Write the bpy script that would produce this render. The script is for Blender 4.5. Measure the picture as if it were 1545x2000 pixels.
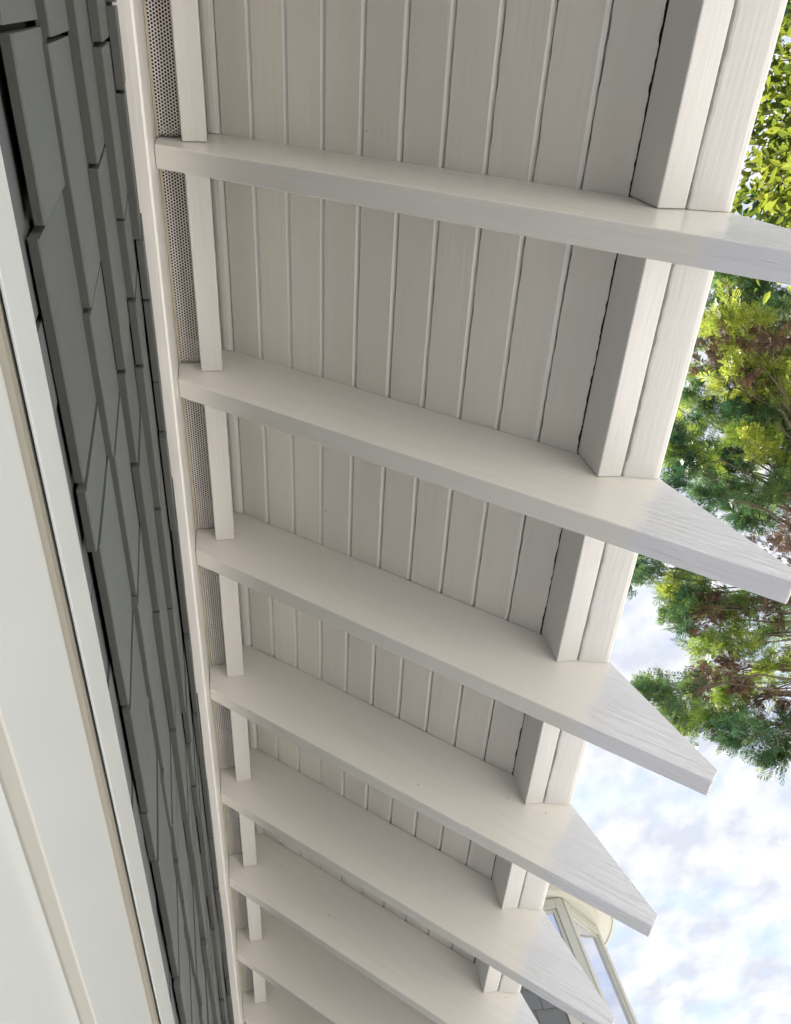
import bpy, bmesh, math, random
import numpy as np
from mathutils import Vector, Matrix, noise

scene = bpy.context.scene
for o in list(bpy.data.objects):
    bpy.data.objects.remove(o)
COL = scene.collection

# ------------------------------------------------------------------ camera
# World: wall plane near y=0, y points away from the house, z up, z=0 at the
# heel of the rafters, the eave runs along x (towards -x away from the camera).
cam = bpy.data.cameras.new('camera')
camo = bpy.data.objects.new('camera', cam)
COL.objects.link(camo)
scene.camera = camo
right = Vector((0.053523, 0.978955, -0.196934))
down = Vector((-0.842877, -0.061458, -0.534585))
fwd = Vector((-0.535438, 0.194604, 0.821849))
M = Matrix((right, -down, -fwd)).transposed().to_4x4()
M.translation = Vector((0.19501, 0.10083, -1.43028))
camo.matrix_world = M
cam.sensor_fit = 'VERTICAL'
cam.sensor_height = 24.0
cam.lens = 24.0 * 1525.0 / 2000.0
cam.clip_start = 0.01
cam.clip_end = 2000.0
scene.render.resolution_x = 791
scene.render.resolution_y = 1024

# ------------------------------------------------------------------ sky and sun
SUN_EL = math.radians(60)
SUN_DIR = Vector((-0.88, -0.47, 0)).normalized()      # horizontal direction towards the sun (behind the roof)
world = bpy.data.worlds.new('World')
scene.world = world
world.use_nodes = True
wt = world.node_tree
wt.nodes.clear()


def N(t, typ, **kw):
    n = t.nodes.new(typ)
    for k, v in kw.items():
        setattr(n, k, v)
    return n


def mathn(t, op, a, b=None, c=None, clamp=False):
    n = t.nodes.new('ShaderNodeMath')
    n.operation = op
    n.use_clamp = clamp
    for i, v in enumerate((a, b, c)):
        if v is None:
            continue
        if isinstance(v, (int, float)):
            n.inputs[i].default_value = v
        else:
            t.links.new(v, n.inputs[i])
    return n.outputs[0]


def mixc(t, fac, a, b):
    n = t.nodes.new('ShaderNodeMix')
    n.data_type = 'RGBA'
    for sock, v in ((n.inputs[0], fac), (n.inputs[6], a), (n.inputs[7], b)):
        if isinstance(v, (int, float)):
            sock.default_value = v
        elif isinstance(v, tuple):
            sock.default_value = v + (1,) if len(v) == 3 else v
        else:
            t.links.new(v, sock)
    return n.outputs[2]


def ramp(t, fac, stops):
    n = t.nodes.new('ShaderNodeValToRGB')
    el = n.color_ramp.elements
    while len(el) < len(stops):
        el.new(0.5)
    for e, (p, c) in zip(el, stops):
        e.position = p
        e.color = (c, c, c, 1) if isinstance(c, (int, float)) else tuple(c) + (1,)
    t.links.new(fac, n.inputs[0])
    return n.outputs[0]


sky = N(wt, 'ShaderNodeTexSky', sky_type='NISHITA', sun_disc=False)
sky.sun_elevation = SUN_EL
sky.sun_rotation = math.atan2(SUN_DIR.x, SUN_DIR.y)
sky.air_density = 1.0
sky.dust_density = 1.5
sky_s = N(wt, 'ShaderNodeVectorMath', operation='SCALE')
wt.links.new(sky.outputs[0], sky_s.inputs[0])
sky_s.inputs['Scale'].default_value = SKY_STR = 0.085
tc = N(wt, 'ShaderNodeTexCoord')
sep = N(wt, 'ShaderNodeSeparateXYZ')
wt.links.new(tc.outputs['Generated'], sep.inputs[0])
den = mathn(wt, 'ADD', mathn(wt, 'MAXIMUM', sep.outputs[2], 0.0), 0.22)
cmb = N(wt, 'ShaderNodeCombineXYZ')
wt.links.new(mathn(wt, 'DIVIDE', sep.outputs[0], den), cmb.inputs[0])
wt.links.new(mathn(wt, 'DIVIDE', sep.outputs[1], den), cmb.inputs[1])
cl = N(wt, 'ShaderNodeTexNoise')
cl.inputs['Scale'].default_value = 7.5
cl.inputs['Detail'].default_value = 7.0
cl.inputs['Roughness'].default_value = 0.60
cl.inputs['Distortion'].default_value = 0.35
wt.links.new(cmb.outputs[0], cl.inputs['Vector'])
cl2 = N(wt, 'ShaderNodeTexNoise')
cl2.inputs['Scale'].default_value = 14.0
cl2.inputs['Detail'].default_value = 6.0
wt.links.new(cmb.outputs[0], cl2.inputs['Vector'])
cover = ramp(wt, cl.outputs[0], [(0.26, 0.25), (0.52, 1.0)])
cloudcol = ramp(wt, cl2.outputs[0], [(0.36, (0.225, 0.237, 0.268)), (0.60, (0.31, 0.312, 0.316))])
skymix = mixc(wt, cover, sky_s.outputs[0], cloudcol)
bg = N(wt, 'ShaderNodeBackground')
wt.links.new(skymix, bg.inputs[0])
bg.inputs[1].default_value = 1.0
wo = N(wt, 'ShaderNodeOutputWorld')
wt.links.new(bg.outputs[0], wo.inputs[0])

sun = bpy.data.lights.new('sun', 'SUN')
sun.energy = 5.0
sun.angle = math.radians(1.0)
sun.color = (1.0, 0.96, 0.91)
suno = bpy.data.objects.new('sun', sun)
COL.objects.link(suno)
to_sun = Vector((SUN_DIR.x * math.cos(SUN_EL), SUN_DIR.y * math.cos(SUN_EL), math.sin(SUN_EL)))
suno.rotation_euler = to_sun.to_track_quat('Z', 'Y').to_euler()
suno.location = (0, -4, 9)

vs = scene.view_settings
vs.view_transform = 'Standard'
vs.look = 'None'
vs.gamma = 1.0
vs.use_curve_mapping = False
vs.exposure = 1.8
scene.render.engine = 'CYCLES'
scene.cycles.max_bounces = 6
scene.cycles.diffuse_bounces = 4
scene.cycles.glossy_bounces = 3
scene.cycles.transmission_bounces = 3
scene.cycles.transparent_max_bounces = 8


# ------------------------------------------------------------------ materials
def new_mat(name):
    m = bpy.data.materials.new(name)
    m.use_nodes = True
    t = m.node_tree
    b = t.nodes['Principled BSDF']
    return m, t, b


def objvec(t, scale=(1, 1, 1), rand=True):
    """object coordinates, shifted per object so that repeats do not match"""
    c = N(t, 'ShaderNodeTexCoord')
    v = c.outputs['Object']
    if rand:
        oi = N(t, 'ShaderNodeObjectInfo')
        sc = N(t, 'ShaderNodeVectorMath', operation='SCALE')
        sc.inputs[0].default_value = (7.3, 3.1, 5.7)
        t.links.new(oi.outputs['Random'], sc.inputs['Scale'])
        ad = N(t, 'ShaderNodeVectorMath', operation='ADD')
        t.links.new(v, ad.inputs[0])
        t.links.new(sc.outputs[0], ad.inputs[1])
        v = ad.outputs[0]
    mp = N(t, 'ShaderNodeMapping')
    mp.inputs['Scale'].default_value = scale
    t.links.new(v, mp.inputs[0])
    return mp.outputs[0], c.outputs['Object']


def noise_tex(t, vec, scale, detail=4, rough=0.5, dist=0.0):
    n = N(t, 'ShaderNodeTexNoise')
    n.inputs['Scale'].default_value = scale
    n.inputs['Detail'].default_value = detail
    n.inputs['Roughness'].default_value = rough
    n.inputs['Distortion'].default_value = dist
    t.links.new(vec, n.inputs['Vector'])
    return n.outputs[0]


def bump(t, h, strength, dist, prev=None):
    b = N(t, 'ShaderNodeBump')
    if isinstance(strength, (int, float)):
        b.inputs['Strength'].default_value = strength
    else:
        t.links.new(strength, b.inputs['Strength'])
    b.inputs['Distance'].default_value = dist
    t.links.new(h, b.inputs['Height'])
    if prev is not None:
        t.links.new(prev, b.inputs['Normal'])
    return b.outputs[0]


def paint_mat(name, col, grain, rough=0.33, tail=False, chips=True, vary=0.07, grain_strength=0.55, slope=0.0):
    """brushed satin paint over wood; grain = stretch of the brush marks per axis"""
    m, t, b = new_mat(name)
    gv, raw = objvec(t, (1, 1, 1))
    rt = N(t, 'ShaderNodeMapping')
    rt.inputs['Rotation'].default_value = (slope, 0, 0)
    t.links.new(gv, rt.inputs[0])
    st0 = N(t, 'ShaderNodeMapping')
    st0.inputs['Scale'].default_value = grain
    t.links.new(rt.outputs[0], st0.inputs[0])
    gv = st0.outputs[0]
    iv, _ = objvec(t, (1, 1, 1))
    big = noise_tex(t, iv, 3.0, 1)
    mid = noise_tex(t, iv, 22.0, 2)
    g = noise_tex(t, gv, 1.0, 3, 0.6, 0.4)
    lo = tuple(c * (1 - vary) for c in col)
    hi = tuple(min(1, c * (1 + vary * 0.6)) for c in col)
    oi2 = N(t, 'ShaderNodeObjectInfo')
    base = mixc(t, mathn(t, 'ADD', mathn(t, 'MULTIPLY', big, 0.5), mathn(t, 'MULTIPLY', oi2.outputs['Random'], 0.5)), lo, hi)
    if grain_strength > 0.3:
        # brush marks: thin and thick streaks of paint
        streak = ramp(t, g, [(0.32, 0.0), (0.68, 1.0)])
        base = mixc(t, mathn(t, 'MULTIPLY', streak, 0.5), base, tuple(c * 0.925 for c in col))
    if chips:
        vo = N(t, 'ShaderNodeTexVoronoi', feature='F1')
        vo.inputs['Scale'].default_value = 26.0
        t.links.new(iv, vo.inputs['Vector'])
        wob = mathn(t, 'ADD', vo.outputs['Distance'], mathn(t, 'MULTIPLY', noise_tex(t, iv, 500.0, 2), 0.06))
        spot = mathn(t, 'LESS_THAN', wob, 0.062)
        cs = N(t, 'ShaderNodeSeparateColor')
        t.links.new(vo.outputs['Color'], cs.inputs[0])
        pick = mathn(t, 'LESS_THAN', cs.outputs[0], 0.18)
        chip = mathn(t, 'MULTIPLY', spot, pick)
        base = mixc(t, chip, base, (0.05, 0.04, 0.035))
    t.links.new(base, b.inputs['Base Color'])
    b.inputs['Roughness'].default_value = rough
    nrm = bump(t, g, grain_strength, 0.0012)
    if chips:
        nrm = bump(t, mid, 0.10, 0.003, nrm)
    if tail:
        # weathered raised grain on the rafter ends that stand out in the rain
        s = N(t, 'ShaderNodeSeparateXYZ')
        t.links.new(raw, s.inputs[0])
        along = mathn(t, 'SUBTRACT', mathn(t, 'MULTIPLY', s.outputs[1], 0.7389), mathn(t, 'MULTIPLY', s.outputs[2], 0.6738))
        edge = mathn(t, 'ADD', along, mathn(t, 'MULTIPLY', mathn(t, 'SUBTRACT', mid, 0.5), 0.03))
        mask = ramp(t, edge, [(0.868, 0.0), (0.890, 1.0)])
        tv, _ = objvec(t, (1, 1, 1))
        rot = N(t, 'ShaderNodeMapping')
        rot.inputs['Rotation'].default_value = (0.7394, 0, 0)
        t.links.new(tv, rot.inputs[0])
        st = N(t, 'ShaderNodeMapping')
        st.inputs['Scale'].default_value = (60, 5, 170)
        t.links.new(rot.outputs[0], st.inputs[0])
        ring = noise_tex(t, st.outputs[0], 1.0, 3, 0.65, 0.8)
        nrm = bump(t, ring, mathn(t, 'MULTIPLY', mask, 0.9), 0.005, nrm)
        base = mixc(t, mask, base, (0.79, 0.80, 0.85))      # ends carry an older, cooler coat
        t.links.new(base, b.inputs['Base Color'])
    if grain_strength > 0:
        t.links.new(nrm, b.inputs['Normal'])
    return m


WHITE = (0.845, 0.82, 0.78)
M_RAFTER = paint_mat('rafter_paint', WHITE, (110, 5, 95), 0.21, tail=True, slope=0.7394, grain_strength=0.7)
M_BOARD = paint_mat('soffit_paint', (0.86, 0.825, 0.765), (4, 120, 120), 0.34, grain_strength=0.8)
M_TRIM = paint_mat('trim_paint', (0.80, 0.78, 0.745), (8, 150, 150), 0.34)
M_FASCIA = paint_mat('fascia_paint', (0.74, 0.73, 0.71), (6, 110, 110), 0.36, vary=0.09)
M_WINDOW = paint_mat('window_paint', (0.555, 0.585, 0.59), (3, 60, 60), 0.20, chips=False, vary=0.03, grain_strength=0.0)
M_STOP = paint_mat('aged_sealant', (0.47, 0.435, 0.37), (6, 90, 90), 0.5, chips=False, vary=0.12, grain_strength=0.3)
M_LEDGE_SHADE = paint_mat('painted_ledge_shade', (0.50, 0.49, 0.455), (6, 60, 60), 0.5, chips=False, vary=0.06, grain_strength=0.0)  # tan tone painting the shade under the header ledge
M_SEAM = paint_mat('seam_filler_paint', (0.90, 0.885, 0.855), (30, 60, 60), 0.28, chips=False, vary=0.03, grain_strength=0.2)
M_CAULK = paint_mat('caulk', (0.62, 0.54, 0.38), (20, 20, 20), 0.5, chips=False)
M_CREAM = paint_mat('cream_paint', (0.52, 0.52, 0.49), (10, 10, 10), 0.4, chips=False)


def simple_mat(name, col, rough=0.8, var=0.25, scale=12.0, bmp=0.3, metallic=0.0):
    m, t, b = new_mat(name)
    iv, _ = objvec(t)
    n = noise_tex(t, iv, scale, 5, 0.6)
    t.links.new(mixc(t, n, tuple(c * (1 - var) for c in col), tuple(c * (1 + var) for c in col)), b.inputs['Base Color'])
    b.inputs['Roughness'].default_value = rough
    b.inputs['Metallic'].default_value = metallic
    t.links.new(bump(t, n, bmp, 0.004), b.inputs['Normal'])
    return m


M_DECK = simple_mat('raw_timber', (0.07, 0.05, 0.035), 0.9)
M_SHEATH = simple_mat('sheathing', (0.05, 0.048, 0.045), 0.9)
M_ROOF = simple_mat('roof_shingles', (0.07, 0.07, 0.075), 0.9, 0.4, 30)
M_VENT = simple_mat('vent_metal', (0.88, 0.855, 0.82), 0.45, 0.05, 40, 0.02)
M_BOUNCE = simple_mat('bounce_slab_pale', (0.66, 0.64, 0.61), 0.85, 0.08, 6)
M_GROUND = simple_mat('garden_ground', (0.16, 0.15, 0.09), 0.95, 0.3, 2)
M_BARK = simple_mat('bark', (0.16, 0.13, 0.10), 0.9, 0.4, 30, 0.8)


def shingle_mat(name, col, vary=0.10):
    m, t, b = new_mat(name)
    gv, _ = objvec(t, (120, 120, 4))
    iv, _ = objvec(t, (1, 1, 1))
    g = noise_tex(t, gv, 1.0, 4, 0.6)
    sp = noise_tex(t, iv, 90.0, 3, 0.6)
    oi = N(t, 'ShaderNodeObjectInfo')
    k = mathn(t, 'ADD', mathn(t, 'MULTIPLY', oi.outputs['Random'], 0.5), mathn(t, 'MULTIPLY', noise_tex(t, iv, 6, 3), 0.5))
    base = mixc(t, k, tuple(c * (1 - vary) for c in col), tuple(c * (1 + vary) for c in col))
    base = mixc(t, ramp(t, sp, [(0.66, 0.0), (0.74, 0.35)]), base, tuple(min(1, c * 1.9) for c in col))
    t.links.new(base, b.inputs['Base Color'])
    b.inputs['Roughness'].default_value = 0.62
    nrm = bump(t, g, 0.5, 0.0014)
    nrm = bump(t, sp, 0.25, 0.0012, nrm)
    t.links.new(nrm, b.inputs['Normal'])
    return m


M_SHINGLE = shingle_mat('grey_shingle_stain', (0.098, 0.110, 0.113), 0.22)
M_BUTT = shingle_mat('shingle_end_grain', (0.062, 0.064, 0.060), 0.16)
M_SHINGLE_B = shingle_mat('blue_grey_shingle_stain', (0.150, 0.160, 0.175))

M_GLASS, _t, _b = new_mat('window_glass')
_b.inputs['Base Color'].default_value = (0.62, 0.66, 0.78, 1)
_b.inputs['Metallic'].default_value = 0.85
_b.inputs['Roughness'].default_value = 0.04


def leaf_mat(name, c1, c2, trans=0.35, rough=0.5):
    m = bpy.data.materials.new(name)
    m.use_nodes = True
    t = m.node_tree
    b = t.nodes['Principled BSDF']
    at = N(t, 'ShaderNodeAttribute', attribute_name='tint')
    col = mixc(t, at.outputs['Fac'], c1, c2)
    t.links.new(col, b.inputs['Base Color'])
    b.inputs['Roughness'].default_value = rough
    tr = N(t, 'ShaderNodeBsdfTranslucent')
    bright = N(t, 'ShaderNodeVectorMath', operation='SCALE')
    t.links.new(col, bright.inputs[0])
    bright.inputs['Scale'].default_value = 1.3
    t.links.new(bright.outputs[0], tr.inputs[0])
    mx = N(t, 'ShaderNodeMixShader')
    mx.inputs[0].default_value = trans
    t.links.new(b.outputs[0], mx.inputs[1])
    t.links.new(tr.outputs[0], mx.inputs[2])
    t.links.new(mx.outputs[0], t.nodes['Material Output'].inputs[0])
    return m


M_CON_G = leaf_mat('conifer_green', (0.035, 0.095, 0.045), (0.18, 0.27, 0.06), 0.32)
M_CON_Y = leaf_mat('conifer_yellow_green', (0.15, 0.23, 0.035), (0.46, 0.50, 0.08), 0.40)
M_CON_B = leaf_mat('conifer_dead_brown', (0.06, 0.038, 0.026), (0.16, 0.095, 0.06), 0.15, 0.8)
M_LEAF = leaf_mat('broad_leaf', (0.04, 0.085, 0.015), (0.30, 0.33, 0.035), 0.36, 0.35)


# ------------------------------------------------------------------ mesh helpers
def link(name, me, mat, parent=None, loc=(0, 0, 0)):
    o = bpy.data.objects.new(name, me)
    if mat is not None and len(me.materials) == 0:
        me.materials.append(mat)
    COL.objects.link(o)
    o.location = loc
    if parent is not None:
        o.parent = parent
    return o


def mesh_from(name, verts, faces, recalc=True, bevel=0.0, segs=2):
    bm = bmesh.new()
    vs_ = [bm.verts.new(v) for v in verts]
    for f in faces:
        bm.faces.new([vs_[i] for i in f])
    if recalc:
        bmesh.ops.recalc_face_normals(bm, faces=bm.faces)
    if bevel > 0:
        bmesh.ops.bevel(bm, geom=list(bm.edges), offset=bevel, segments=segs, profile=0.5, affect='EDGES')
    me = bpy.data.meshes.new(name)
    bm.to_mesh(me)
    bm.free()
    return me


def prism(name, prof, x0, x1, bevel=0.0, segs=2):
    """profile [(y,z)...] swept along x"""
    n = len(prof)
    v = [(x0, y, z) for y, z in prof] + [(x1, y, z) for y, z in prof]
    f = [tuple(range(n)), tuple(range(2 * n - 1, n - 1, -1))]
    f += [(i, (i + 1) % n, n + (i + 1) % n, n + i) for i in range(n)]
    return mesh_from(name, v, f, True, bevel, segs)


def box_mesh(name, a, b, bevel=0.0):
    return prism(name, [(a[1], a[2]), (b[1], a[2]), (b[1], b[2]), (a[1], b[2])], a[0], b[0], bevel)


def swept(name, prof_fn, xs):
    """closed profile that may change along x"""
    rings = [prof_fn(x) for x in xs]
    n = len(rings[0])
    v, f = [], []
    for x, r in zip(xs, rings):
        v += [(x, y, z) for y, z in r]
    for i in range(len(xs) - 1):
        for j in range(n):
            k = (j + 1) % n
            f.append((i * n + j, i * n + k, (i + 1) * n + k, (i + 1) * n + j))
    f.append(tuple(range(n)))
    f.append(tuple(range((len(xs) - 1) * n, len(xs) * n)))
    return mesh_from(name, v, f)


def thing(name, label, cat, loc=(0, 0, 0), group=None):
    o = bpy.data.objects.new(name, None)
    COL.objects.link(o)
    o.location = loc
    o['label'] = label
    o['category'] = cat
    if group:
        o['group'] = group
    return o


def jag(x, seed, f=40.0):
    return noise.noise(Vector((x * f, seed * 7.77, 0.3))) + 0.5 * noise.noise(Vector((x * f * 3.1, seed * 3.3, 1.7)))

# ------------------------------------------------------------------ setting
GZ = -2.95
g = link('ground', box_mesh('ground', (-300, -300, GZ - 0.5), (300, 300, GZ)), M_GROUND)
g['kind'] = 'structure'
g = link('bounce_slab', box_mesh('bounce_slab', (-14, -0.1, GZ - 0.05), (9, 7.5, GZ + 0.004)), M_BOUNCE)  # unseen pale slab, added to bounce light up under the eave
g['kind'] = 'structure'

# ------------------------------------------------------------------ the house
P = math.radians(42.366)
CP, SP, TP = math.cos(P), math.sin(P), math.tan(P)
D = 0.1771                                   # rafter depth, square to the slope
T = 0.0371                                   # rafter thickness
XR = [-0.813, -0.4064, 0, 0.4064, 0.8040, 1.2179, 1.6136, 2.0073, 2.4207, 2.8305, 3.237, 3.643, 4.05, 4.456, 4.862]
X_NEAR, X_FAR = 1.25, -5.3                    # ends of the eave (Blender x)


def un(u, n):
    """slope coordinates (along the rafter, square to it from the soffit face) -> (y, z)"""
    return (u * CP + (D + n) * SP, -u * SP + (D + n) * CP)


def zs(y):
    return D / CP - y * TP


house = thing('house', 'white painted timber eave and grey shingled wall of the house overhead', 'house', (0, -3, GZ))
WL = {house.name: Vector((0, -3, GZ))}


def part(name, me, mat, parent, loc=(0, 0, 0)):
    o = link(name, me, mat, parent, loc)
    o.matrix_parent_inverse = Matrix.Translation(-WL[parent.name])
    WL[o.name] = Vector(loc)
    return o


# walls with gables behind the cladding
wall_v, wall_f = [], []


def wbox(a, b):
    i = len(wall_v)
    for x in (a[0], b[0]):
        for y, z in ((a[1], a[2]), (b[1], a[2]), (b[1], b[2]), (a[1], b[2])):
            wall_v.append((x, y, z))
    for f in ((0, 1, 2, 3), (7, 6, 5, 4), (0, 4, 5, 1), (1, 5, 6, 2), (2, 6, 7, 3), (3, 7, 4, 0)):
        wall_f.append(tuple(i + k for k in f))


HX0, HX1 = -9.0, 4.0
wbox((HX0, -0.16, GZ), (HX1, -0.028, 0.20))
wbox((HX0, -6.0, GZ), (HX1, -5.87, 0.20))
for gx in (HX0, HX1 - 0.13):
    wbox((gx, -5.87, GZ), (gx + 0.13, -0.16, 0.20))
    i = len(wall_v)
    for xx in (gx, gx + 0.13):
        wall_v += [(xx, -5.87, 0.2), (xx, -0.16, 0.2), (xx, -3.0, 0.2 + 2.8 * TP)]
    wall_f += [(i, i + 1, i + 2), (i + 5, i + 4, i + 3), (i, i + 3, i + 4, i + 1), (i + 1, i + 4, i + 5, i + 2), (i + 2, i + 5, i + 3, i)]
wall = part('wall', mesh_from('wall', wall_v, wall_f), M_SHEATH, house)

# roof: deck above the soffit boards, ridge, far slope
n0, n1 = 0.0235, 0.075


def dk(y, n):
    return D / CP - y * TP + n / CP


roof_prof = [(0.762, dk(0.762, n0)), (0.762, dk(0.762, n1)), (-3.0, dk(-3.0, n1)), (-6.8, dk(0.8, n1)),
             (-6.8, dk(0.8, n0)), (-3.0, dk(-3.0, n0))]
roof = part('roof', prism('roof', roof_prof, HX0 - 0.3, HX1 + 0.3), M_DECK, house)
cov_prof = [(0.768, dk(0.768, n1 + 0.002)), (0.768, dk(0.768, n1 + 0.02)), (-3.0, dk(-3.0, n1 + 0.02)),
            (-6.85, dk(0.85, n1 + 0.02)), (-6.85, dk(0.85, n1 + 0.002)), (-3.0, dk(-3.0, n1 + 0.002))]
part('roof_covering', prism('roof_covering', cov_prof, HX0 - 0.35, HX1 + 0.35), M_ROOF, roof)

# rafters, all from one profile: square heel at the wall, steep cut beyond the fascia, small blunt nose
raf = [(0.0, 0.0), (0.0, 0.2370), (0.02, zs(0.02) - 0.0016), (0.7605, zs(0.7605) - 0.0018), (0.8305, -0.7195), (0.8100, -0.8100 * TP)]
raf_me = prism('rafter', raf, 0.0, -T, bevel=0.0022, segs=2)
rng = random.Random(4)
for k, xk in enumerate(XR):
    o = part('rafter', raf_me, M_RAFTER, roof, (-xk, 0.0006, 0))

# soffit boards with chamfered V joints that open up towards the fascia
S0 = 0.4064
seams = [S0 * (-0.037 + 0.1846 * i) for i in range(-1, 11)]
seams[0] = -0.075
seams[-1] = 0.7312
xs_b = [X_NEAR - 0.02]
while xs_b[-1] > X_FAR:
    xs_b.append(xs_b[-1] - (0.012 if -1.3 < xs_b[-1] < 0.35 else 0.06))
xs_f = [x for x in xs_b if x > 0.35] + [0.35 - 0.004 * j for j in range(460)] + [x for x in xs_b if x < -1.50]
for i in range(len(seams) - 1):
    u0, u1 = seams[i], seams[i + 1]
    last = i == len(seams) - 2
    open_ = 0.2 + 1.3 * (i / 10.0) ** 1.5
    dn = rng.uniform(-0.0007, 0.0007)

    def prof(x, u0=u0, u1=u1, i=i, last=last, open_=open_, dn=dn):
        ga = 0.0010 + 0.0011 * open_ * max(0.0, jag(x, i) + 0.25)
        gb = 0.0008 + 0.0008 * open_ * max(0.0, jag(x, i + 0.5) + 0.2)
        if last:
            gb = 0.0004 + 0.0024 * max(0.0, jag(x, 31.0, 28) * 0.8 + 0.50 + 0.5 * jag(x, 8.0, 120))
            return [un(u0 + ga, 0.018), un(u0 + ga, 0.0032 + dn), un(u0 + ga + 0.0026, dn), un(u1 - gb - 0.004, dn),
                    un(u1 - gb, 0.0012 + dn), un(u1 - gb - 0.016, 0.018)]
        w = 0.0070 + 0.0005 * jag(x, i + 9, 12)
        return [un(u0 + ga, 0.018), un(u0 + ga, 0.0032 + dn), un(u0 + ga + 0.0018, dn), un(u1 - w, dn),
                un(u1 - gb, 0.0052 + dn), un(u1 - gb, 0.018)]
    me = swept('soffit_board', prof, xs_f if last else xs_b)
    me.materials.append(M_BOARD)
    me.materials.append(M_SEAM)
    if not last:
        for pi in range(3, 6 * (len(xs_b) - 1), 6):
            me.polygons[pi].material_index = 1           # paint-filled edge of the joint
    part('soffit_board', me, None, roof)

# one bay = between two rafters
HOLE_P = 0.0054


def vent_mesh(xa, xb):
    """perforated strip: hexagonal cells with a hole each (holes are real)"""
    v, f = [], []
    R_ = HOLE_P / math.sqrt(3)
    ncol = 8
    pitch_y = HOLE_P * math.sqrt(3) / 2
    y0 = 0.0225 - pitch_y * (ncol - 1) / 2
    nrow = int((xb - xa - 0.004) / HOLE_P)
    for c in range(ncol):
        for r in range(nrow):
            cx = xa + 0.002 + HOLE_P * (r + 0.5 + (0.5 if c % 2 else 0.0))
            if cx > xb - 0.003:
                continue
            cy = y0 + c * pitch_y
            b0 = len(v)
            for a in range(6):
                an = math.radians(60 * a)
                v.append((cx + R_ * math.sin(an + math.pi / 6 * 0), cy + R_ * math.cos(an), 0))
            for a in range(6):
                an = math.radians(60 * a)
                v.append((cx + 0.00200 * math.sin(an), cy + 0.00200 * math.cos(an), 0))
            for a in range(6):
                q = (a + 1) % 6
                f.append((b0 + a, b0 + q, b0 + 6 + q, b0 + 6 + a))
    # plain margins
    for ya, yb in ((0.0030, y0 - pitch_y * 0.62), (y0 + pitch_y * (ncol - 0.38), 0.0428)):
        b0 = len(v)
        v += [(xa, ya, -0.0004), (xb, ya, -0.0004), (xb, yb, -0.0004), (xa, yb, -0.0004)]
        f.append((b0, b0 + 1, b0 + 2, b0 + 3))
    me = bpy.data.meshes.new('vent_screen')
    me.from_pydata(v, [], f)
    me.update()
    return me


for k in range(len(XR) - 1):
    xa, xb = -XR[k + 1] + 0.0008, -(XR[k] + T) - 0.0008        # Blender x range of this bay
    if 1 <= k <= 11:
        part('vent_screen', vent_mesh(xa, xb), M_VENT, roof, (0, 0, 0.0795))
    part('blocking', prism('blocking', [(0.0442, 0.032), (0.0848, 0.032), (0.0848, zs(0.0848) + 0.015), (0.0442, zs(0.0442) - 0.01)],
                           xa, xb, 0.0018), M_TRIM, roof)
    part('cove_moulding', prism('cove_moulding', [(0.0856, zs(0.0856) - 0.001), (0.0856, 0.149), (0.0915, 0.1425), (0.099, 0.1395), (0.1085, zs(0.1085) - 0.0012)],
                                xa, xb, 0.0008), M_TRIM, roof)
    part('caulk_bead', prism('caulk_bead', [(0.0004, 0.0782), (0.0038, 0.0786), (0.0036, 0.0815), (0.0004, 0.0815)], xa, xb), M_CAULK, roof)
    nx = 46 if 1 <= k <= 6 else 12
    xs = [xa + (xb - xa) * j / nx for j in range(nx + 1)]
    part('sub_fascia', prism('sub_fascia', [(0.6600, -0.4440), (0.7003, -0.4455), (0.7003, zs(0.7003) + 0.024), (0.6740, zs(0.674) + 0.020), (0.6720, zs(0.66) + 0.0005), (0.6600, zs(0.66) + 0.0002)],
                             xa, xb, 0.0020), M_FASCIA, roof)
    seed = k * 3.7

    def fprof(x, seed=seed, xa=xa, xb=xb):
        e = 0.0012 + 0.0024 * max(0.0, jag(x, seed, 22) + 0.35 + 0.4 * jag(x, seed + 2, 90))
        s = 0.0007 * jag(x, seed + 1, 9)
        return [(0.7008 + e, -0.4430), (0.7016 + e, -0.4462 + s), (0.7045 + e, -0.4476 + s), (0.7500, -0.4592 + s), (0.7560, -0.4598 + s),
                (0.7600, -0.4570 + s), (0.7612, -0.4520), (0.7612, zs(0.7612) + 0.029), (0.7022, zs(0.7022) + 0.029)]
    part('fascia', swept('fascia', fprof, xs), M_FASCIA, roof)

# frieze board over the top course of shingles
xs = [X_NEAR - j * (X_NEAR - X_FAR) / 260 for j in range(261)]


def frprof(x):
    b = 0.0022 * jag(x, 77, 14)
    return [(-0.0275, -0.108 + b), (-0.004, -0.110 + b * 0.5), (-0.0008, -0.1085 + b * 0.4), (0.0, -0.105), (0.0, 0.0775), (-0.0275, 0.0775)]


part('frieze_board', swept('frieze_board', frprof, xs), M_TRIM, wall)

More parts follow.
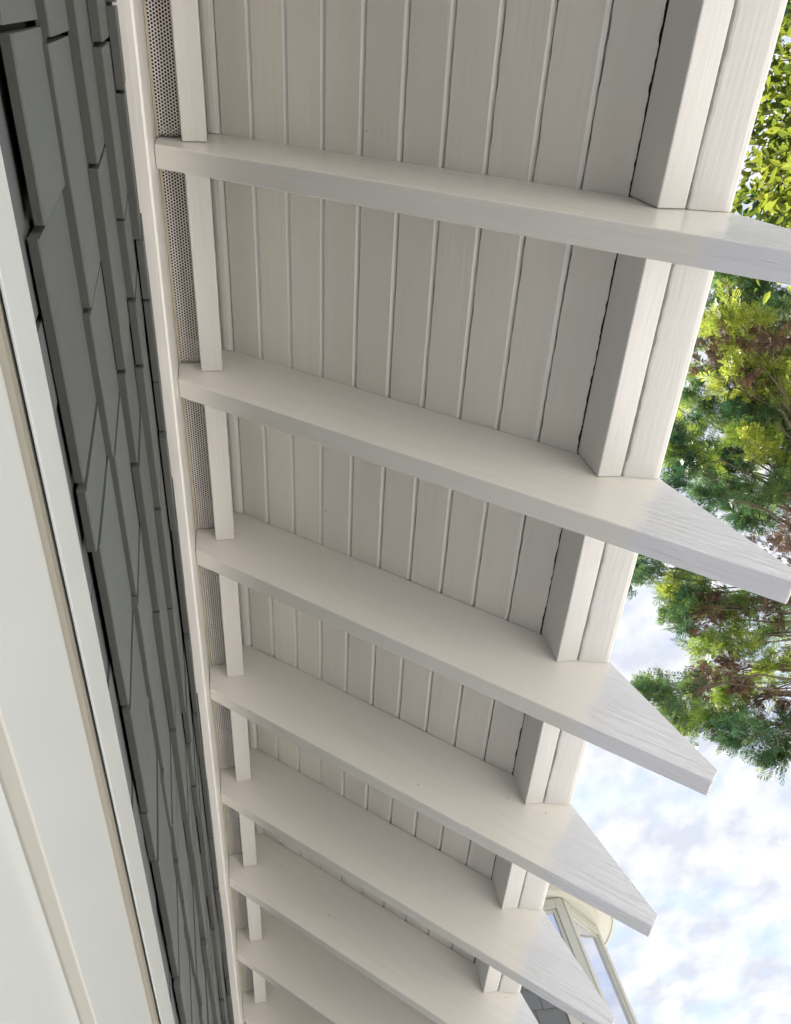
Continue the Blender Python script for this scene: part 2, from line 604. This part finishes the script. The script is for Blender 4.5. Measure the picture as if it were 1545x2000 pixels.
# shingles: joints measured course by course, then random widths
ZC = [-0.292, -0.442, -0.592, -0.742, -0.892, -1.042]
YF = [-0.0063, -0.0093, -0.0114, -0.0119, -0.0100, -0.0112]
JX = [[-189, -98, 79, 163, 290, 375, 550, 697, 794, 921, 996, 1116],
      [-154, 21, 117, 202, 416, 595, 716, 825, 913, 1018, 1105, 1240, 1388],
      [-60, 147, 261, 480, 625, 711, 915, 1000, 1107, 1286],
      [-167, 29, 171, 343, 481, 619, 722, 799, 895, 985, 1110],
      [-69, 113, 171, 352, 501, 589, 759, 842],
      [-186, -16, 48, 212, 300, 455, 540]]
rng = random.Random(21)
for c in range(6):
    js = [x / 1000 for x in JX[c]]
    while js[0] > -0.75:
        js.insert(0, js[0] - rng.uniform(0.09, 0.2))
    while js[-1] < 5.2:
        js.append(js[-1] + rng.uniform(0.08, 0.21))
    for a, b in zip(js[:-1], js[1:]):
        gap = rng.uniform(0.0026, 0.0060)
        st = rng.uniform(-0.010, 0.010)
        lift = rng.uniform(-0.0012, 0.0012)
        yf = YF[c] + lift
        w0, w1 = -b + gap / 2, -a - gap / 2
        tl = rng.uniform(-0.0018, 0.0018)
        th = rng.uniform(0.0092, 0.0108) if c != 4 else rng.uniform(0.0068, 0.0080)
        zt = 0.172
        sl = (0.0135 if c == 0 else 0.0098)
        # local coordinates from the butt's front edge
        v, f = [], []
        nseg = 6
        for j in range(nseg + 1):
            x = w0 + (w1 - w0) * j / nseg - (w0 + w1) / 2
            zb = tl * (2 * j / nseg - 1) + 0.0007 * jag(x + a * 9, c, 30)
            yw = 0.0005 * jag(x + a * 5, c + 40, 10)
            v += [(x, yw, zb + 0.0009), (x, yw - 0.0011, zb), (x, -th + 0.0006, zb), (x, -th, zb + 0.0006), (x, -sl - 0.0045, zt), (x, -sl, zt)]
        for j in range(nseg):
            for q in range(6):
                q2 = (q + 1) % 6
                f.append((j * 6 + q, j * 6 + q2, (j + 1) * 6 + q2, (j + 1) * 6 + q))
        f += [tuple(range(6)), tuple(range(nseg * 6, nseg * 6 + 6))]
        me = mesh_from('shingle', v, f)
        me.materials.append(M_SHINGLE)
        me.materials.append(M_BUTT)
        for pl in me.polygons:
            if pl.normal.z < -0.5:
                pl.material_index = 1                    # sawn butts, facing down, get a darker colour
        part('shingle', me, None, wall, ((w0 + w1) / 2, yf, ZC[c] + st))

# window under the shingles
WX0, WX1 = -3.4, 1.2
win = part('window', prism('window', [(-0.0275, -2.42), (-0.0275, -1.075), (-0.0205, -1.075), (-0.0205, -2.42)], WX0, WX1), M_WINDOW, house)
part('head_casing', prism('head_casing', [(0.0150, -1.0600), (0.0150, -1.0995), (0.0136, -1.0995), (0.0136, -1.068), (-0.0200, -1.068), (-0.0200, -1.0600)],
                          WX0, WX1, 0.0005), M_WINDOW, win)


def stopprof(x):
    e = 0.0003 * jag(x, 5, 25)
    return [(-0.0150, -1.0690), (-0.0150, -1.0975), (0.0100, -1.0975), (0.0117 + e, -1.0983), (0.0121 + e, -1.0972), (0.0121 + e, -1.0690)]


part('stop_bead', swept('stop_bead', stopprof, [WX0 + (WX1 - WX0) * j / 300 for j in range(301)]), M_STOP, win)
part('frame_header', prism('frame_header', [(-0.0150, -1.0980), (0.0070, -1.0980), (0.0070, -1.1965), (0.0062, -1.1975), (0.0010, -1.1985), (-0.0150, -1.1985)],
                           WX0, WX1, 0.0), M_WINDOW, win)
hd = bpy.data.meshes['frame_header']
hd.materials.append(M_LEDGE_SHADE)
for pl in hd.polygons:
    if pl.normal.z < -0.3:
        pl.material_index = 1  # downward faces only: ledge shade put into the colour
part('sash_rail', prism('sash_rail', [(-0.0180, -1.1990), (0.0, -1.1990), (0.0, -1.3300), (-0.0180, -1.3300)], WX0, WX1, 0.0008), M_WINDOW, win)
part('pane', prism('pane', [(-0.0180, -1.3305), (-0.0130, -1.3305), (-0.0130, -2.3700), (-0.0180, -2.3700)], WX0, WX1), M_GLASS, win)
part('sill', prism('sill', [(-0.0200, -2.3705), (0.0600, -2.3800), (0.0600, -2.4200), (-0.0200, -2.4200)], WX0, WX1, 0.002), M_WINDOW, win)

# ------------------------------------------------------------------ turret beyond the eave
TC = Vector((-7.15, 2.15))
RW, RE, ZE = 1.0, 1.21, 2.17
tower = thing('turret', 'cream framed round bay turret with blue grey shingles beyond the rafter tails', 'turret', (TC.x, TC.y, GZ))
WL[tower.name] = Vector((TC.x, TC.y, GZ))
ANG = [math.radians(105 + 45 * i) for i in range(8)]      # measured in the mirrored plan


def tv(i, r=RW):
    a = ANG[i % 8]
    return Vector((TC.x - r * math.cos(a), TC.y + r * math.sin(a)))


def facet_box(name, i, s0, s1, z0, z1, out, thick, mat, parent):
    """box on facet i (from vertex i to i+1), s along the facet 0..1, pushed out by `out`"""
    a, b = tv(i), tv(i + 1)
    d = (b - a)
    n = Vector((d.y, -d.x)).normalized()
    if n.dot((a + b) / 2 - TC) < 0:
        n = -n
    p0, p1 = a + d * s0, a + d * s1
    v = []
    for p in (p0, p1):
        for o_, z in ((out - thick, z0), (out, z0), (out, z1), (out - thick, z1)):
            q = p + n * o_
            v.append((q.x, q.y, z))
    f = [(0, 1, 2, 3), (7, 6, 5, 4), (0, 4, 5, 1), (1, 5, 6, 2), (2, 6, 7, 3), (3, 7, 4, 0)]
    return part(name, mesh_from(name, v, f, True, 0.003, 1), mat, parent)


tw_v, tw_f = [], []
for z in (GZ, ZE + 0.02):
    for i in range(8):
        p = tv(i, RW - 0.03)
        tw_v.append((p.x, p.y, z))
tw_f = [tuple(range(8)), tuple(range(15, 7, -1))] + [(i, (i + 1) % 8, 8 + (i + 1) % 8, 8 + i) for i in range(8)]
twall = part('wall', mesh_from('turret_wall', tw_v, tw_f), M_SHEATH, tower)


def lathe(name, prof, mat, parent, seg=64):
    v, f = [], []
    for j in range(seg):
        a = 2 * math.pi * j / seg
        for r, z in prof:
            v.append((TC.x + r * math.cos(a), TC.y + r * math.sin(a), z))
    n = len(prof)
    for j in range(seg):
        for q in range(n):
            q2, j2 = (q + 1) % n, (j + 1) % seg
            f.append((j * n + q, j * n + q2, j2 * n + q2, j2 * n + q))
    me = mesh_from(name, v, f)
    for p in me.polygons:
        p.use_smooth = False
    return part(name, me, mat, parent)


lathe('eave', [(0.90, ZE + 0.005), (RE - 0.03, ZE + 0.005), (RE - 0.025, ZE - 0.008), (RE, ZE - 0.008), (RE, ZE + 0.11), (0.90, ZE + 0.12)], M_CREAM, tower)
lathe('crown_moulding', [(0.90, ZE + 0.003), (1.055, ZE + 0.003), (1.045, ZE - 0.02), (1.015, ZE - 0.045), (0.90, ZE - 0.05)], M_CREAM, tower)
lathe('roof', [(0.01, ZE + 0.70), (RE + 0.02, ZE + 0.112), (RE + 0.02, ZE + 0.135), (0.01, ZE + 0.74)], M_ROOF, tower)


def tower_window(i, s0, s1):
    w = facet_box('window', i, s0, s1, -0.2, ZE - 0.055, -0.02, 0.01, M_CREAM, tower)
    fr = 0.075 / 0.765
    facet_box('pane', i, s0 + fr, s1 - fr, -0.12, ZE - 0.14, -0.012, 0.006, M_GLASS, w)
    facet_box('frame', i, s0, s0 + fr, -0.2, ZE - 0.055, 0.022, 0.06, M_CREAM, w)
    facet_box('frame', i, s1 - fr, s1, -0.2, ZE - 0.055, 0.022, 0.06, M_CREAM, w)
    facet_box('frame', i, s0 + fr, s1 - fr, ZE - 0.14, ZE - 0.0555, 0.021, 0.06, M_CREAM, w)
    facet_box('frame', i, s0 + fr, s1 - fr, -0.2, -0.12, 0.021, 0.06, M_CREAM, w)
    fr2 = 0.03 / 0.765
    facet_box('sash', i, s0 + fr, s0 + fr + fr2, -0.12, ZE - 0.14, 0.004, 0.03, M_CREAM, w)
    facet_box('sash', i, s1 - fr - fr2, s1 - fr, -0.12, ZE - 0.14, 0.004, 0.03, M_CREAM, w)
    facet_box('sash', i, s0 + fr + fr2, s1 - fr - fr2, ZE - 0.17, ZE - 0.14, 0.004, 0.03, M_CREAM, w)


tower_window(0, 0.005, 0.995)
tower_window(1, 0.005, 0.42)
for i in (7, 6):
    tower_window(i, 0.005, 0.995)
rng = random.Random(8)
for i, s_lo in ((1, 0.425), (2, 0.0)):
    z = 0.95
    row = 0
    while z < ZE - 0.06:
        s = s_lo
        while s < 0.985:
            w = rng.uniform(0.12, 0.24) / 0.765
            e = min(1.0, s + w)
            if 1.0 - e < 0.08:
                e = 1.0
            a, b = tv(i), tv(i + 1)
            zt = min(z + 0.16, ZE - 0.05)
            d = (b - a)
            n = Vector((d.y, -d.x)).normalized()
            if n.dot((a + b) / 2 - TC) < 0:
                n = -n
            p0, p1 = a + d * (s + 0.003), a + d * (e - 0.003)
            zb = z + rng.uniform(-0.004, 0.004)
            v = []
            for p in (p0, p1):
                for o_, zz in ((-0.02, zb), (0.012, zb), (0.0, zt + 0.01), (-0.02, zt + 0.01)):
                    q = p + n * o_
                    v.append((q.x, q.y, zz))
            f = [(0, 1, 2, 3), (7, 6, 5, 4), (0, 4, 5, 1), (1, 5, 6, 2), (2, 6, 7, 3), (3, 7, 4, 0)]
            part('shingle', mesh_from('turret_shingle', v, f), M_SHINGLE_B, twall)
            s = e
        z += 0.15
        row += 1

# ------------------------------------------------------------------ trees
# foliage clumps at the limb ends: x, y, z, kind (g green, y young yellow green, b dead brown)
CON = [
    (-1.33,3.67,3.69,"g"), (-1.36,3.86,3.54,"g"), (-1.35,3.86,3.20,"g"), (-1.50,3.39,3.24,"y"),
    (-1.40,3.41,3.00,"y"), (-1.53,3.71,3.10,"b"), (-1.67,3.57,3.18,"b"), (-1.62,3.28,2.99,"b"),
    (-1.59,3.50,2.84,"b"), (-1.76,4.15,3.40,"y"), (-1.95,3.56,3.36,"g"), (-1.79,3.49,2.99,"y"),
    (-1.87,3.76,2.98,"y"), (-2.04,4.17,3.23,"y"), (-2.24,3.61,3.48,"g"), (-2.20,3.75,3.33,"g"),
    (-1.95,3.68,2.95,"g"), (-2.15,3.72,2.94,"y"), (-2.13,3.98,2.97,"g"), (-2.19,3.15,2.83,"y"),
    (-2.30,3.55,3.08,"g"), (-2.22,3.58,2.74,"b"), (-2.34,4.01,3.09,"g"), (-2.31,3.08,2.81,"g"),
    (-2.55,3.50,3.12,"g"), (-2.62,3.79,3.10,"g"), (-2.34,3.64,2.56,"g"), (-2.50,4.12,2.92,"g"),
    (-2.79,3.97,2.83,"g"), (-2.51,3.61,2.18,"b"), (-2.72,3.75,2.85,"g"), (-2.41,3.27,2.53,"g"),
    (-2.87,3.82,2.40,"b"), (-3.21,3.04,2.68,"g"), (-3.00,3.05,2.53,"g"), (-3.19,3.16,2.46,"y"),
    (-3.36,3.51,2.69,"g"), (-3.30,3.18,2.33,"g"), (-3.13,3.23,2.20,"b"), (-3.32,3.61,2.49,"y"),
    (-3.18,3.59,2.27,"g"), (-3.58,3.57,2.43,"b"), (-3.30,3.38,2.03,"b"), (-3.11,3.61,2.12,"b"),
    (-3.38,3.95,2.26,"g"), (-3.30,3.14,2.63,"g"), (-3.52,3.36,2.24,"g"), (-3.70,2.90,2.02,"g"),
    (-3.56,2.89,1.85,"g"), (-4.14,3.37,2.21,"g"), (-3.49,3.12,1.84,"b"), (-3.85,3.59,2.21,"b"),
    (-3.51,3.44,1.96,"b"), (-4.22,3.35,2.17,"y"), (-3.70,3.36,1.87,"y"), (-4.02,3.68,2.06,"b"),
    (-3.90,3.45,1.80,"g"), (-3.72,3.39,1.54,"g"), (-3.88,3.77,1.81,"b"), (-3.97,3.72,1.63,"g"),
    (-3.73,3.72,1.95,"y"), (-3.38,3.75,1.93,"y"), (-3.42,3.59,1.66,"b"), (-2.50,3.89,3.96,"y"),
    (-1.80,4.15,3.49,"g"), (-1.88,4.25,3.60,"g"), (-2.38,4.68,3.77,"g"), (-2.31,4.12,3.22,"g"),
    (-2.74,4.00,3.58,"g"), (-1.97,4.31,3.43,"g"), (-1.36,4.19,4.12,"g"), (-2.66,4.28,3.10,"g"),
    (-1.51,4.14,3.56,"y"), (-2.14,4.03,4.22,"y"), (-1.49,4.04,3.76,"y"), (-1.99,3.95,3.46,"y"),
    (-1.67,3.89,3.58,"y"), (-1.33,3.93,3.99,"g"), (-2.75,4.01,3.45,"y"), (-2.28,4.26,3.35,"g"),
    (-2.02,4.32,3.92,"y"), (-2.16,4.35,3.78,"g"), (-1.36,3.84,3.90,"g"), (-1.63,3.76,3.87,"g"),
    (-2.74,3.85,3.46,"g"), (-2.05,4.40,3.90,"g"), (-1.86,4.18,3.62,"y"), (-2.86,4.02,3.90,"g"),
    (-2.43,4.01,3.45,"g"), (-0.90,4.16,2.38,"b"), (-3.17,3.95,0.93,"y"), (-2.61,4.87,2.09,"g"),
    (-2.79,4.69,1.86,"y"), (-1.72,4.89,2.50,"g"), (-4.46,4.32,1.16,"y"), (-1.71,5.00,2.06,"g"),
    (-0.94,4.01,2.97,"g"), (-1.41,5.22,2.59,"g"), (-1.75,4.54,3.17,"g"), (-2.72,4.64,1.88,"g"),
    (-3.55,4.08,0.84,"g"), (-1.53,4.54,2.07,"g"), (-3.96,3.91,1.12,"g"), (-0.81,3.91,2.68,"g"),
    (-3.35,5.14,2.24,"g"), (-1.64,5.16,2.36,"b"), (-3.78,4.02,1.34,"b"), (-1.96,5.10,2.30,"g"),
    (-3.92,4.54,1.91,"y"), (-2.50,5.24,2.69,"g"), (-2.10,4.85,1.82,"g"), (-1.03,4.33,2.71,"b"),
    (-2.88,4.25,2.19,"g"), (-1.72,4.74,3.55,"g"), (-3.59,3.88,0.78,"g"), (-3.12,3.93,1.03,"g"),
    (-2.79,4.64,1.16,"g"), (-1.93,5.17,2.94,"g"), (-2.62,3.99,1.99,"b"),
]



def tube_bm(bm, pts, r0, r1, seg=7):
    rings = []
    n = len(pts)
    for i, p in enumerate(pts):
        p = Vector(p)
        t = (Vector(pts[min(i + 1, n - 1)]) - Vector(pts[max(i - 1, 0)])).normalized()
        s = t.orthogonal().normalized()
        q = t.cross(s)
        r = r0 + (r1 - r0) * i / (n - 1)
        rings.append([bm.verts.new(p + (s * math.cos(2 * math.pi * j / seg) + q * math.sin(2 * math.pi * j / seg)) * r) for j in range(seg)])
    for a, b in zip(rings[:-1], rings[1:]):
        # match ring starts to avoid twisting
        off = min(range(seg), key=lambda k: (b[k].co - a[0].co).length)
        for j in range(seg):
            bm.faces.new((a[j], a[(j + 1) % seg], b[(j + 1 + off) % seg], b[(j + off) % seg]))
    bm.faces.new(rings[0][::-1])
    bm.faces.new(rings[-1])


def curve_pts(a, b, rng, n=7, sag=0.15, wob=0.05):
    a, b = Vector(a), Vector(b)
    L = (b - a).length
    out = []
    for i in range(n):
        t = i / (n - 1)
        p = a.lerp(b, t)
        p.z += sag * L * (t * (1 - t)) * 2
        if 0 < i < n - 1:
            p += Vector((rng.uniform(-1, 1), rng.uniform(-1, 1), rng.uniform(-1, 1))) * wob * L
        out.append(p)
    return out


def bm_part(name, bm, mat, parent, smooth=True):
    me = bpy.data.meshes.new(name)
    bm.to_mesh(me)
    bm.free()
    for p in me.polygons:
        p.use_smooth = smooth
    return part(name, me, mat, parent)


def quads_part(name, V, T_, mat, parent):
    """V: (n,4,3) quads, T_: (n,) tint"""
    n = len(V)
    me = bpy.data.meshes.new(name)
    me.vertices.add(n * 4)
    me.vertices.foreach_set('co', V.reshape(-1).astype(np.float32))
    me.loops.add(n * 4)
    me.loops.foreach_set('vertex_index', np.arange(n * 4, dtype=np.int32))
    me.polygons.add(n)
    me.polygons.foreach_set('loop_start', np.arange(0, n * 4, 4, dtype=np.int32))
    me.update(calc_edges=True)
    at = me.attributes.new('tint', 'FLOAT', 'FACE')
    at.data.foreach_set('value', T_.astype(np.float32))
    o = part(name, me, mat, parent)
    o['kind'] = 'stuff'
    return o


def norm(v):
    return v / np.maximum(np.linalg.norm(v, axis=-1, keepdims=True), 1e-9)


def spray_quads(rs, origin, direction, side, length):
    """flat ferny sprays: origin/direction/side (n,3), length (n,) -> quads"""
    qs = []
    up = norm(np.cross(direction, side))
    for j in range(7):
        t = 0.06 + 0.86 * j / 6
        base = origin + direction * (length * t)[:, None]
        sub = length * (0.62 * (1 - t) + 0.14)
        for sg in (-1, 1):
            ang = 0.62 + rs.normal(0, 0.14, len(origin))
            d = direction * np.cos(ang)[:, None] + side * (sg * np.sin(ang))[:, None] + up * rs.normal(0, 0.13, (len(origin), 1))
            d = norm(d)
            L = sub * rs.uniform(0.75, 1.2, len(origin))
            pw = norm(np.cross(up, d)) * 0.0027
            mid = base + d * (L * 0.55)[:, None]
            tip = base + d * L[:, None]
            qs.append(np.stack([base, mid - pw, tip, mid + pw], 1))
            # forked tip
            d2 = norm(d + side * (sg * 0.55) + up * 0.1)
            b2 = base + d * (L * 0.4)[:, None]
            L2 = L * 0.45
            m2 = b2 + d2 * (L2 * 0.5)[:, None]
            qs.append(np.stack([b2, m2 - pw * 0.8, b2 + d2 * L2[:, None], m2 + pw * 0.8], 1))
    pw = norm(np.cross(up, direction)) * 0.002
    tip = origin + direction * length[:, None]
    qs.append(np.stack([origin - pw, tip, tip + pw * 0.3, origin + pw], 1))
    return np.concatenate(qs, 0), len(qs)


TRUNK = Vector((-3.0, 5.0))
con = thing('cypress_tree', 'tall cypress with feathery green sprays and brown dead patches beside the eave', 'tree', (TRUNK.x, TRUNK.y, GZ))
WL[con.name] = Vector((TRUNK.x, TRUNK.y, GZ))
rs = np.random.default_rng(11)
rng = random.Random(12)
bm = bmesh.new()
tube_bm(bm, [(TRUNK.x, TRUNK.y, GZ - 0.1), (TRUNK.x + 0.05, TRUNK.y, -1.2), (TRUNK.x - 0.03, TRUNK.y + 0.05, 0.6), (TRUNK.x + 0.03, TRUNK.y, 2.4), (TRUNK.x, TRUNK.y - 0.03, 4.4)], 0.17, 0.03, 12)
bm_part('trunk', bm, M_BARK, con)
bm = bmesh.new()
groups = {'g': [], 'y': [], 'b': []}
for ci, (x, y, z, t) in enumerate(CON):
    if t == 'b' and ci % 3 == 0:
        t = 'y'
    c = np.array((x, y, z))
    # most limbs leave the trunk lower than the clump they carry
    hz = max(-0.6, z - rng.uniform(0.5, 1.3))
    base = Vector((TRUNK.x, TRUNK.y, hz))
    pts = curve_pts(base, Vector(c), rng, 8, 0.10, 0.025)
    tube_bm(bm, pts, 0.018, 0.004, 5)
    out = norm(c - np.array((TRUNK.x, TRUNK.y, z - 0.5)))
    n = {'g': 175, 'y': 150, 'b': 95}[t]
    r = {'g': 0.082, 'y': 0.078, 'b': 0.070}[t]
    nsub = 6
    centres = c + rs.normal(0, 1, (nsub, 3)) * r * np.array((1.0, 1.0, 0.85)) + out * rs.uniform(-0.10, 0.10, (nsub, 1))
    for sc in centres[:5]:
        tube_bm(bm, curve_pts(pts[-2], Vector(sc), rng, 4, 0.05, 0.05), 0.004, 0.0015, 4)
    which = rs.integers(0, nsub, n)
    org = centres[which] + rs.normal(0, 1, (n, 3)) * r * 0.40
    rad = norm(org - c)
    d = norm(out * 0.55 + rad * 0.6 + rs.normal(0, 0.45, (n, 3)) + np.array((0, 0, 0.05)))
    sd = norm(np.cross(d, rs.normal(0, 1, (n, 3))))
    L = rs.uniform(0.06, 0.12, n) * (0.75 if t == 'b' else 1.0)
    q, m = spray_quads(rs, org, d, sd, L)
    ct = np.clip(rs.uniform(0.0, 0.75) + rs.normal(0, 0.25, n), 0, 1)
    groups[t].append((q, np.tile(ct, m)))
bm_part('limbs', bm, M_BARK, con)
for t, nm, mt in (('g', 'crown', M_CON_G), ('y', 'young_foliage', M_CON_Y), ('b', 'dead_foliage', M_CON_B)):
    quads_part(nm, np.concatenate([a for a, _ in groups[t]]), np.concatenate([b for _, b in groups[t]]), mt, con)

# broadleaf tree at the near end of the garden
BT = Vector((0.15, 3.75))
brd = thing('broadleaf_tree', 'yellow green broadleaf tree with pointed leaves beside the near end of fascia', 'tree', (BT.x, BT.y, GZ))
WL[brd.name] = Vector((BT.x, BT.y, GZ))
bm = bmesh.new()
tube_bm(bm, [(BT.x, BT.y, GZ - 0.1), (BT.x + 0.06, BT.y, -1.4), (BT.x - 0.04, BT.y + 0.04, 0.3), (BT.x + 0.02, BT.y, 1.6), (BT.x, BT.y - 0.1, 2.6)], 0.09, 0.02, 10)
bm_part('trunk', bm, M_BARK, brd)
bm = bmesh.new()
LV, LT = [], []
rng = random.Random(3)
for i in range(560):
    while True:
        p = Vector((rng.uniform(-1, 1), rng.uniform(-1, 1), rng.uniform(-1, 1)))
        if abs(p.x) ** 4 + abs(p.y) ** 4 + abs(p.z) ** 4 < 1:
            break
    c = Vector((0.11 + 0.95 * p.x, 3.50 + 0.75 * p.y, 2.15 + 1.05 * p.z))
    base = Vector((BT.x, BT.y, max(-0.3, min(2.2, c.z - rng.uniform(0.4, 1.1)))))
    pts = curve_pts(base, c, rng, 6, 0.08, 0.06)
    tube_bm(bm, pts, 0.008, 0.0022, 4)
    n = 44
    org = np.array(c) + rs.normal(0, 0.085, (n, 3))
    out = norm(np.array(c - Vector((BT.x, BT.y, c.z - 0.4))))
    d = norm(out * 0.5 + rs.normal(0, 0.6, (n, 3)) + np.array((0, 0, -0.15)))
    nrm_ = norm(np.array((0, -0.1, 1.0)) + rs.normal(0, 0.45, (n, 3)))
    sd = norm(np.cross(d, nrm_))
    up = norm(np.cross(sd, d))
    L = rs.uniform(0.045, 0.085, n)[:, None]
    W = L * rs.uniform(0.20, 0.27, n)[:, None]
    tint = np.clip(rs.uniform(0.0, 0.75) + rs.normal(0, 0.2, n), 0, 1)
    for sg in (-1, 1):
        a = org
        e1 = org + d * L * 0.33 + sd * sg * W + up * W * 0.35
        e2 = org + d * L * 0.70 + sd * sg * W * 0.72 + up * W * 0.25 - up * L * 0.04
        tip = org + d * L - up * L * 0.14
        mid = org + d * L * 0.5 - up * L * 0.02
        LV.append(np.stack([a, e1, e2, mid], 1))
        LT.append(tint)
        LV.append(np.stack([mid, e2, tip, (mid + tip) / 2 - up * L * 0.01], 1))
        LT.append(tint)
bm_part('twigs', bm, M_BARK, brd)
quads_part('crown', np.concatenate(LV), np.concatenate(LT), M_LEAF, brd)
